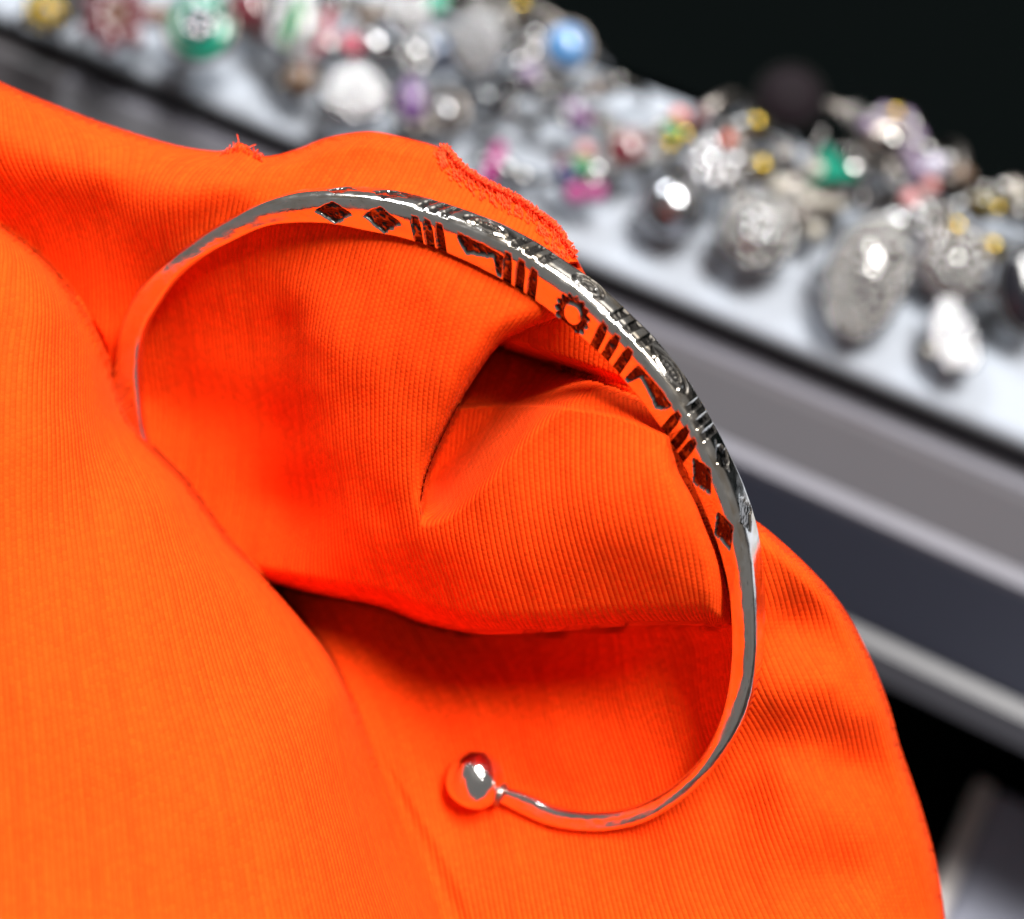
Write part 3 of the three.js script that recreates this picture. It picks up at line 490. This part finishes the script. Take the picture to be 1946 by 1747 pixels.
// ------------------------------------------------------------------ rings in the tray
const SPH = new THREE.IcosahedronGeometry(1, 3), BEAD = mergeVertices(new THREE.IcosahedronGeometry(1, 2).deleteAttribute('uv').deleteAttribute('normal')); BEAD.computeVertexNormals();
SPH.deleteAttribute('uv');
const DOWN = new THREE.Vector3(0, -1, 0);
function ringAt(u, v, lift, label, { tilt = [0, 0], spin = 0, band = 'silver', bandR = 9 } = {}) {
  // head centre over the pad at the height LIFT (mm); the head faces up and a little towards the viewer
  const p = onPlane(u, v, YT + lift / 1000), px = depthOf(p) / FPX, g = new THREE.Group(); g.name = numbered('ring'); g.position.copy(p); scene.add(g);
  const nrm = new THREE.Vector3(tilt[0], 0.82, 0.45 + tilt[1]).normalize();
  g.quaternion.setFromUnitVectors(new THREE.Vector3(0, 1, 0), nrm); g.rotateY(spin);
  tag(g, label, 'ring', 'rings in the white tray'); g.userData.px = undefined; delete g.userData.px;
  // hoop: an arc under the head that ends where it enters the pad
  const r = Math.min(bandR / 1000, Math.max(0.0035, lift / 1000 * 0.9)), pts = [], inv = g.quaternion.clone().invert(), side = new THREE.Vector3(1, 0, 0).applyQuaternion(g.quaternion);
  for (let i = 0; i <= 28; i++) { const a = -Math.PI * 0.98 + i / 28 * Math.PI * 0.96 * 2 * 0.5 * 2; const q = new THREE.Vector3(Math.sin(a) * r, -r + Math.cos(a) * r - 0.0003, 0); const w = q.clone().applyQuaternion(g.quaternion).add(p); if (w.y > YT + 0.0009) pts.push(q); }
  if (pts.length > 4) { const c = new THREE.CatmullRomCurve3(pts); mesh('hoop', new THREE.TubeGeometry(c, 40, 0.00075, 8).scale(1, 1, 1.6), M[band], g); }
  return { g, px };
}
const bead = (x, y, z, r) => BEAD.clone().scale(r, r, r).translate(x, y, z);
const ell = (rx, ry, rz) => SPH.clone().scale(rx, ry, rz);
const ringGeo = (rx, rz, t) => new THREE.TorusGeometry(1, 1, 10, 40).rotateX(Math.PI / 2) && (() => { const g = new THREE.TorusGeometry(1, t / Math.max(rx, rz), 10, 44).rotateX(Math.PI / 2); g.scale(rx, Math.max(rx, rz), rz); return g; })();
function grains(g, rx, ry, rz, count, r, mat, name = 'beading', cover = 1) {      // granulation over a dome
  const L = []; for (let i = 0; i < count; i++) { const y = 1 - (i + 0.5) / count * cover, a = i * 2.39996, q = Math.sqrt(1 - y * y), rr = r * (0.75 + 0.5 * rnd()); L.push(bead(Math.cos(a) * q * rx, y * ry, Math.sin(a) * q * rz, rr)); }
  return mesh(name, mergeGeometries(L), mat, g);
}
function border(g, rx, rz, count, r, mat, y = 0, name = 'bead_border') { const L = []; for (let i = 0; i < count; i++) { const a = i / count * Math.PI * 2; L.push(bead(Math.cos(a) * rx, y + rs(r * 0.1), Math.sin(a) * rz, r * (0.9 + rnd() * 0.2))); } return mesh(name, mergeGeometries(L), mat, g); }
function cab(g, rx, rz, ry, mat, set = M.silver) { mesh('bezel', ringGeo(rx * 1.08, rz * 1.08, rx * 0.13), set, g); mesh('plate', new THREE.CylinderGeometry(rx, rx, rx * 0.3, 40).scale(1, 1, rz / rx).translate(0, -rx * 0.16, 0), set, g); mesh('stone', ell(rx, ry, rz), mat, g); }
function dome(g, rx, ry, rz, mat, gmat, count, r) { mesh('dome', ell(rx * 0.96, ry * 0.96, rz * 0.96), mat, g); grains(g, rx, ry, rz, count, r, gmat); mesh('rim', ringGeo(rx * 1.0, rz * 1.0, rx * 0.08), mat, g); }
function flower(g, R, petals, r, mat, cm) { const L = []; for (let i = 0; i < petals; i++) { const a = i / petals * 6.2832; L.push(ell(r, r * 0.5, r * 0.6).rotateY(-a).translate(Math.cos(a) * R, 0, Math.sin(a) * R)); } L.forEach((q) => mesh('petal', q, mat, g)); mesh('centre', ell(R * 0.5, R * 0.45, R * 0.5), cm, g); }
function cluster(g, spots, px) { for (const [dx, dz, r, mat, y = 0] of spots) { const m = mesh(mat.metalness > 0.5 ? 'bead' : 'stone', ell(r * px, r * px * 0.9, r * px), mat, g); m.position.set(dx * px, y * px, dz * px * 1.1); } mesh('plate', ell(1, 1, 1).scale(Math.max(...spots.map((s) => Math.abs(s[0]) + s[2] * 0.6)) * px, 10 * px, Math.max(...spots.map((s) => Math.abs(s[1]) + s[2] * 0.6)) * px).translate(0, -14 * px, 0), M.dull, g); }
function plate(g, shape, depth, mat, name, y = 0) { const q = new THREE.ExtrudeGeometry(shape, { depth, bevelEnabled: true, bevelSize: depth * 0.4, bevelThickness: depth * 0.5, bevelSegments: 3, curveSegments: 16 }).rotateX(-Math.PI / 2).translate(0, y, 0); return mesh(name, q, mat, g); }
const eye = (a, b) => { const s = new THREE.Shape(); s.moveTo(0, -a); s.quadraticCurveTo(b * 1.7, 0, 0, a); s.quadraticCurveTo(-b * 1.7, 0, 0, -a); return s; };

const maroon = stone(0.10, 0.012, 0.02), ruby = stone(0.30, 0.012, 0.05), emerald = stone(0.01, 0.20, 0.06), teal = stone(0.0, 0.27, 0.17), onyx = stone(0.008, 0.008, 0.012), purple = stone(0.07, 0.012, 0.12), magenta = stone(0.33, 0.02, 0.17), sky = stone(0.07, 0.20, 0.42), navy = stone(0.01, 0.012, 0.08), coral = stone(0.65, 0.10, 0.05), amber = stone(0.10, 0.05, 0.02), lilac = stone(0.22, 0.16, 0.26);
let q;
q = ringAt(85, 22, 9, 'dim golden bead ring standing past the smoky tray divider'); dome(q.g, 34 * q.px, 24 * q.px, 34 * q.px, M.dull, M.gold, 24, 8 * q.px);
q = ringAt(222, 32, 12, 'dark maroon star flower ring between the tray divider and the teal disc ring'); flower(q.g, 42 * q.px, 7, 32 * q.px, maroon, amber); border(q.g, 30 * q.px, 30 * q.px, 9, 7 * q.px, M.dull, 9 * q.px);
q = ringAt(382, 50, 14, 'round teal disc ring with silver bead flower and navy centre'); cab(q.g, 58 * q.px, 62 * q.px, 14 * q.px, teal, M.dull); border(q.g, 26 * q.px, 26 * q.px, 8, 13 * q.px, M.bright, 22 * q.px, 'bead_flower'); mesh('centre', ell(11 * q.px, 9 * q.px, 11 * q.px).translate(0, 24 * q.px, 0), navy, q.g); mesh('bead', bead(48 * q.px, 14 * q.px, -22 * q.px, 15 * q.px), M.silver, q.g);
q = ringAt(472, 14, 10, 'deep red oval stone ring next to the teal disc ring'); cab(q.g, 38 * q.px, 40 * q.px, 20 * q.px, maroon, M.dull);
q = ringAt(562, 48, 14, 'silver oval ring crossed by a slim green stone', { spin: -0.35 }); dome(q.g, 48 * q.px, 22 * q.px, 62 * q.px, M.silver, M.bright, 60, 8 * q.px); plate(q.g, eye(58 * q.px, 9 * q.px), 6 * q.px, emerald, 'stone', 22 * q.px);
q = ringAt(608, 74, 11, 'slender pink maroon ring ending in a silver bead', { spin: -0.4 }); plate(q.g, eye(60 * q.px, 14 * q.px), 10 * q.px, ruby, 'stone'); mesh('bead', bead(0, 8 * q.px, 40 * q.px, 14 * q.px), M.bright, q.g);
q = ringAt(570, 152, 8, 'dark brown round cabochon ring'); cab(q.g, 29 * q.px, 30 * q.px, 26 * q.px, amber, M.dull);
q = ringAt(632, 12, 12, 'black round stone ring at the top of the tray'); cab(q.g, 30 * q.px, 28 * q.px, 14 * q.px, onyx, M.dull);
q = ringAt(672, 186, 10, 'dazzling white silver filigree dome ring', { tilt: [0, -0.3] }); dome(q.g, 58 * q.px, 40 * q.px, 60 * q.px, M.white, M.bright, 80, 11 * q.px);
q = ringAt(664, 88, 8, 'dusky red stone ring behind the white filigree dome'); cab(q.g, 26 * q.px, 26 * q.px, 16 * q.px, ruby, M.silver);
q = ringAt(708, 84, 8, 'plain silver button ring behind the white filigree dome'); mesh('button', ell(28 * q.px, 16 * q.px, 28 * q.px), M.white, q.g); mesh('rim', ringGeo(28 * q.px, 28 * q.px, 4 * q.px), M.silver, q.g);
q = ringAt(776, 28, 14, 'pale silver rosette ring of tight beads'); dome(q.g, 38 * q.px, 22 * q.px, 38 * q.px, M.white, M.bright, 60, 7.5 * q.px);
q = ringAt(782, 192, 9, 'deep purple oval cabochon ring'); cab(q.g, 27 * q.px, 46 * q.px, 20 * q.px, purple, M.silver);
q = ringAt(790, 104, 11, 'silver ring heaped with seven round beads'); cluster(q.g, [[0, 0, 18, M.bright, 8], [24, 4, 15, M.silver], [-24, 2, 15, M.silver], [10, 22, 15, M.bright], [-14, 22, 15, M.silver], [12, -22, 14, M.silver], [-12, -20, 14, M.white]], q.px);
q = ringAt(846, 96, 10, 'blue tinged crystal cluster ring'); cluster(q.g, [[0, 0, 18, stone(0.28, 0.36, 0.52), 6], [22, 10, 14, M.bright], [-20, 10, 14, stone(0.34, 0.40, 0.5)], [4, -24, 14, M.silver], [4, 28, 13, stone(0.22, 0.3, 0.5)]], q.px);
q = ringAt(906, 88, 13, 'tall white granulated egg shaped ring'); dome(q.g, 48 * q.px, 36 * q.px, 62 * q.px, M.white, M.white, 80, 9 * q.px);
q = ringAt(828, 6, 13, 'small teal stone ring at the top of the tray'); cab(q.g, 24 * q.px, 22 * q.px, 14 * q.px, teal, M.dull);
q = ringAt(968, 28, 15, 'open silver scroll ring topped with a yellow bead'); mesh('scroll', new THREE.TorusGeometry(17 * q.px, 5 * q.px, 10, 30).rotateX(Math.PI / 2).translate(-16 * q.px, 0, 12 * q.px), M.silver, q.g); mesh('bead', bead(22 * q.px, 8 * q.px, -14 * q.px, 17 * q.px), M.gold, q.g); mesh('plate', ell(34 * q.px, 9 * q.px, 26 * q.px).translate(0, -10 * q.px, 0), M.dull, q.g);
q = ringAt(1076, 90, 10, 'light blue round cabochon ring'); cab(q.g, 42 * q.px, 44 * q.px, 30 * q.px, sky, M.dull);
q = ringAt(996, 82, 9, 'silver ring with a crescent of round beads beside the blue cabochon'); { const L = []; for (let i = 0; i < 7; i++) { const a = -1.4 + i * 0.5; L.push([Math.cos(a) * 32 - 10, Math.sin(a) * 36, 15, i % 2 ? M.white : M.bright]); } cluster(q.g, L, q.px); }
q = ringAt(950, 196, 10, 'long black marquise stone ring edged with silver', { spin: -0.55 }); plate(q.g, eye(66 * q.px, 19 * q.px), 8 * q.px, M.silver, 'bezel', -6 * q.px); plate(q.g, eye(56 * q.px, 14 * q.px), 9 * q.px, onyx, 'stone', 3 * q.px);
q = ringAt(1006, 144, 11, 'small lilac bead ring at the tip of the black marquise'); cluster(q.g, [[0, 0, 20, lilac, 6], [18, 14, 13, M.silver], [-16, 12, 12, M.silver]], q.px);
q = ringAt(1034, 172, 8, 'little black stone ring under the lilac bead'); cab(q.g, 15 * q.px, 30 * q.px, 12 * q.px, onyx, M.dull);
q = ringAt(846, 214, 7, 'low silver dome ring in a wide grey collar'); mesh('dome', ell(26 * q.px, 20 * q.px, 26 * q.px), M.white, q.g); mesh('collar', ringGeo(38 * q.px, 38 * q.px, 9 * q.px), M.dull, q.g);
q = ringAt(788, 246, 6, 'brownish single bead ring under the purple cabochon'); mesh('bead', ell(17 * q.px, 17 * q.px, 17 * q.px), M.dull, q.g); mesh('plate', ell(22 * q.px, 7 * q.px, 22 * q.px).translate(0, -9 * q.px, 0), amber, q.g);
q = ringAt(938, 312, 6, 'slim magenta bar stone ring', { spin: -0.35 }); mesh('stone', new RoundedBoxGeometry(24 * q.px, 16 * q.px, 84 * q.px, 3, 5 * q.px), magenta, q.g); mesh('bezel', new RoundedBoxGeometry(32 * q.px, 8 * q.px, 92 * q.px, 3, 3 * q.px).translate(0, -6 * q.px, 0), M.silver, q.g);
q = ringAt(975, 330, 6, 'silver ring with two large hollow beads'); cluster(q.g, [[-14, -6, 22, M.white], [18, 8, 18, M.silver]], q.px);
q = ringAt(1094, 214, 10, 'pale lilac crystal cluster ring'); cluster(q.g, [[0, 0, 18, lilac, 6], [20, 12, 14, stone(0.22, 0.08, 0.2)], [-20, 12, 14, M.silver], [4, -22, 14, M.white], [-14, -16, 11, lilac], [2, 26, 13, purple]], q.px);
q = ringAt(1102, 332, 9, 'ring of mixed magenta, green and navy stones with silver beads'); cluster(q.g, [[-26, 4, 24, navy, 2], [4, -14, 20, emerald], [28, 30, 22, magenta], [32, -4, 16, M.bright, 8], [24, 16, 16, M.silver, 8], [10, -42, 17, stone(0.5, 0.2, 0.2)], [-10, 34, 20, magenta], [-34, -20, 16, maroon]], q.px);
q = ringAt(1192, 284, 9, 'dark maroon round stone ring next to the mixed stone ring'); cab(q.g, 38 * q.px, 38 * q.px, 22 * q.px, maroon, M.dull);
q = ringAt(1150, 160, 10, 'small dull grey bead ring at the dark back of the tray'); cluster(q.g, [[0, 0, 15, M.dull, 4], [26, -6, 12, M.silver], [-22, 10, 16, amber]], q.px);
q = ringAt(1278, 246, 10, 'ring with green, red and gold stones'); cluster(q.g, [[0, 4, 20, emerald, 4], [12, -24, 15, coral], [22, 12, 16, M.gold], [-24, 10, 16, amber], [-6, 30, 15, M.gold], [30, -10, 12, maroon]], q.px);
q = ringAt(1352, 308, 10, 'open white filigree flower ring with a red bead', { tilt: [-0.1, -0.1] }); flower(q.g, 38 * q.px, 8, 26 * q.px, M.white, M.bright); border(q.g, 22 * q.px, 22 * q.px, 10, 8 * q.px, M.bright, 10 * q.px); mesh('red_bead', bead(32 * q.px, 16 * q.px, -36 * q.px, 13 * q.px), coral, q.g);
q = ringAt(1438, 236, 12, 'tall gold bead ring at the dark back of the tray'); mesh('bead', ell(19 * q.px, 19 * q.px, 19 * q.px), M.gold, q.g); mesh('plate', ell(26 * q.px, 8 * q.px, 26 * q.px).translate(0, -12 * q.px, 0), M.dull, q.g);
q = ringAt(1448, 318, 9, 'gold bead ring beside the white filigree flower'); mesh('bead', ell(20 * q.px, 19 * q.px, 20 * q.px), M.gold, q.g); mesh('plate', ell(30 * q.px, 8 * q.px, 28 * q.px).translate(0, -12 * q.px, 0), amber, q.g);
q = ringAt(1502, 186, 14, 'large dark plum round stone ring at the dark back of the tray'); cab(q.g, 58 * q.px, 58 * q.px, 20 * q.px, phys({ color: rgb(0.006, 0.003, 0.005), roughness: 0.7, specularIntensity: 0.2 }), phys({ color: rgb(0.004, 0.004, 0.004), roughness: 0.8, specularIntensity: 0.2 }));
q = ringAt(1276, 396, 8, 'smooth shiny silver ball ring', { bandR: 7 }); mesh('ball', ell(62 * q.px, 58 * q.px, 60 * q.px), std({ color: rgb(0.42, 0.42, 0.44), metalness: 1, roughness: 0.2 }), q.g); mesh('collar', ringGeo(50 * q.px, 50 * q.px, 9 * q.px).translate(0, -34 * q.px, 0), M.dull, q.g);
q = ringAt(1436, 446, 8, 'hammered silver dome ring with beaded crown'); dome(q.g, 68 * q.px, 52 * q.px, 74 * q.px, M.silver, M.silver, 46, 13 * q.px); border(q.g, 24 * q.px, 24 * q.px, 7, 13 * q.px, M.bright, 50 * q.px, 'crown');
q = ringAt(1586, 322, 13, 'green triangular stone ring in a silver frame', { tilt: [-0.35, -0.25] }); { const tri = (r) => { const s = new THREE.Shape(); s.moveTo(-8 * r, 62 * r); s.lineTo(52 * r, -52 * r); s.lineTo(-58 * r, -26 * r); s.closePath(); return s; }; plate(q.g, tri(q.px * 1.12), 8 * q.px, M.silver, 'frame', -8 * q.px); plate(q.g, tri(q.px * 0.78), 10 * q.px, stone(0.0, 0.16, 0.10), 'stone', 2 * q.px); border(q.g, 50 * q.px, 46 * q.px, 16, 8 * q.px, M.silver, -6 * q.px); const L = []; for (let i = 0; i <= 9; i++) { const t = i / 9; L.push(bead(lerp(-12, -78, t) * q.px, 4 * q.px, lerp(-84, 28, t) * q.px, 9 * q.px)); } mesh('bead_border', mergeGeometries(L), M.silver, q.g); }
q = ringAt(1532, 384, 9, 'ring with a spray of cream pearls'); cluster(q.g, [[-52, -26, 20, M.pearl, 6], [-4, -12, 18, M.pearl], [26, 0, 17, M.pearl], [58, 2, 19, M.pearl], [18, -52, 19, M.pearl, 10], [14, 52, 20, M.pearl]], q.px);
q = ringAt(1692, 262, 13, 'silver crystal crescent ring behind the green triangle'); { const L = []; for (let i = 0; i < 9; i++) { const a = -2.6 + i * 0.42; L.push([Math.cos(a) * 50, Math.sin(a) * 44, 16, i === 3 ? M.gold : i % 2 ? M.silver : lilac]); } L.push([0, 10, 26, M.silver, 4]); cluster(q.g, L, q.px); }
q = ringAt(1772, 318, 11, 'grey crystal cluster ring with a pink stone'); cluster(q.g, [[0, 0, 24, stone(0.42, 0.4, 0.5), 6], [30, -12, 16, M.silver], [-28, 8, 18, lilac], [-6, 34, 16, stone(0.6, 0.25, 0.24)], [28, 22, 15, M.dull], [-8, -30, 16, M.silver]], q.px);
q = ringAt(1646, 530, 9, 'long oval silver filigree ring, the largest on the pad', { spin: -0.35 }); dome(q.g, 72 * q.px, 34 * q.px, 122 * q.px, M.silver, M.silver, 130, 10.5 * q.px);
q = ringAt(1738, 410, 11, 'pale silver bead ring at the head of the long oval ring'); cluster(q.g, [[0, 0, 24, M.white, 4], [-30, 12, 19, M.bright], [26, -10, 18, M.silver], [10, 28, 20, M.white], [-8, -30, 18, stone(0.55, 0.2, 0.2)], [30, 20, 14, M.silver]], q.px);
q = ringAt(1814, 500, 8, 'round granulated ring with dark edge above the bright pear'); dome(q.g, 56 * q.px, 32 * q.px, 58 * q.px, M.silver, M.silver, 50, 10.5 * q.px); mesh('edge', ringGeo(62 * q.px, 64 * q.px, 10 * q.px), stone(0.06, 0.03, 0.03), q.g); mesh('gold_bead', bead(4 * q.px, 8 * q.px, -66 * q.px, 18 * q.px), M.gold, q.g);
q = ringAt(1886, 470, 9, 'single gold bead ring beside the round granulated ring'); mesh('bead', ell(19 * q.px, 18 * q.px, 19 * q.px), M.gold, q.g); mesh('plate', ell(28 * q.px, 8 * q.px, 28 * q.px).translate(0, -12 * q.px, 0), M.dull, q.g);
q = ringAt(1812, 640, 6, 'bright white pear shaped filigree ring', { tilt: [0, -0.35] }); { const L = [], body = ell(1, 1, 1), p = body.attributes.position; for (let i = 0; i < p.count; i++) { const z = p.getZ(i), k = 1 - 0.28 * (0.5 - z * 0.5); p.setXYZ(i, p.getX(i) * 46 * k * q.px, p.getY(i) * 26 * k * q.px, z * 82 * q.px); } body.computeVertexNormals(); mesh('body', body, M.white, q.g);
  for (let i = 0; i < 90; i++) { const t = (i + 0.5) / 90, z = -0.95 + 1.9 * t, a = i * 2.4 % Math.PI, k = (1 - 0.28 * (0.5 - z * 0.5)) * Math.sqrt(1 - z * z); L.push(bead(Math.cos(a) * 46 * k * q.px, Math.sin(a) * 26 * k * q.px, z * 82 * q.px, 9.5 * q.px)); } mesh('beading', mergeGeometries(L), M.bright, q.g); mesh('side_bead', bead(-48 * q.px, 0, 34 * q.px, 12 * q.px), M.pearl, q.g); }
q = ringAt(1950, 548, 10, 'large black oval stone ring at the end of the tray'); cab(q.g, 52 * q.px, 84 * q.px, 30 * q.px, onyx, M.rim);
q = ringAt(1868, 388, 11, 'tarnished golden knot ring at the dark back of the tray'); cluster(q.g, [[0, 0, 24, stone(0.10, 0.08, 0.02), 4], [26, 8, 14, M.gold], [-24, -6, 14, M.dull], [4, -26, 13, M.silver]], q.px);
q = ringAt(1932, 372, 12, 'silver ring with three round beads at the dark back of the tray'); cluster(q.g, [[0, 0, 19, M.pearl, 4], [-24, -14, 16, M.silver], [4, 30, 17, M.silver]], q.px);

// the small tarnished ones that fill the gaps
for (const [u, v, r, k] of [[300, 22, 22, 1], [505, 60, 20, 1], [520, 8, 20, 2], [690, 36, 18, 1], [720, 20, 20, 1], [905, 10, 20, 2], [1020, 20, 17, 0], [1150, 240, 20, 2], [1330, 220, 18, 1], [1240, 300, 19, 2], [1400, 350, 20, 1], [1490, 290, 19, 2], [1410, 285, 17, 0], [1640, 380, 20, 1], [1620, 220, 20, 2], [1830, 330, 20, 1], [1800, 410, 17, 2], [1480, 400, 17, 0], [1700, 340, 18, 2]]) {
  const c = ringAt(u, v, 8 + 4 * hash(u, v), ['small tarnished bead ring bordered with silver grains, among larger rings', ['tiny brown', 'tiny dark red', 'tiny black'][u % 3] + ' oval stone ring in a tarnished setting', 'small tarnished granulated dome ring among larger rings'][k], { spin: hash(v, u) * 3, tilt: [hash(u, 3) - 0.5, hash(u, 5) * 0.5 - 0.4], band: 'dull' }); const p = c.px * r;
  c.g.userData.group = ['small bordered bead rings', 'tiny oval stone rings', 'small granulated dome rings'][k];
  if (k === 0) { mesh('bead', ell(p * 0.8, p * 0.7, p * 0.8), M.dull, c.g); border(c.g, p, p, 9, p * 0.26, M.silver, 0); }
  else if (k === 1) cab(c.g, p * 0.8, p, p * 0.5, [amber, maroon, onyx][u % 3], M.dull);
  else dome(c.g, p, p * 0.6, p, M.dull, M.silver, 22, p * 0.24);
}

renderer.render(scene, camera);
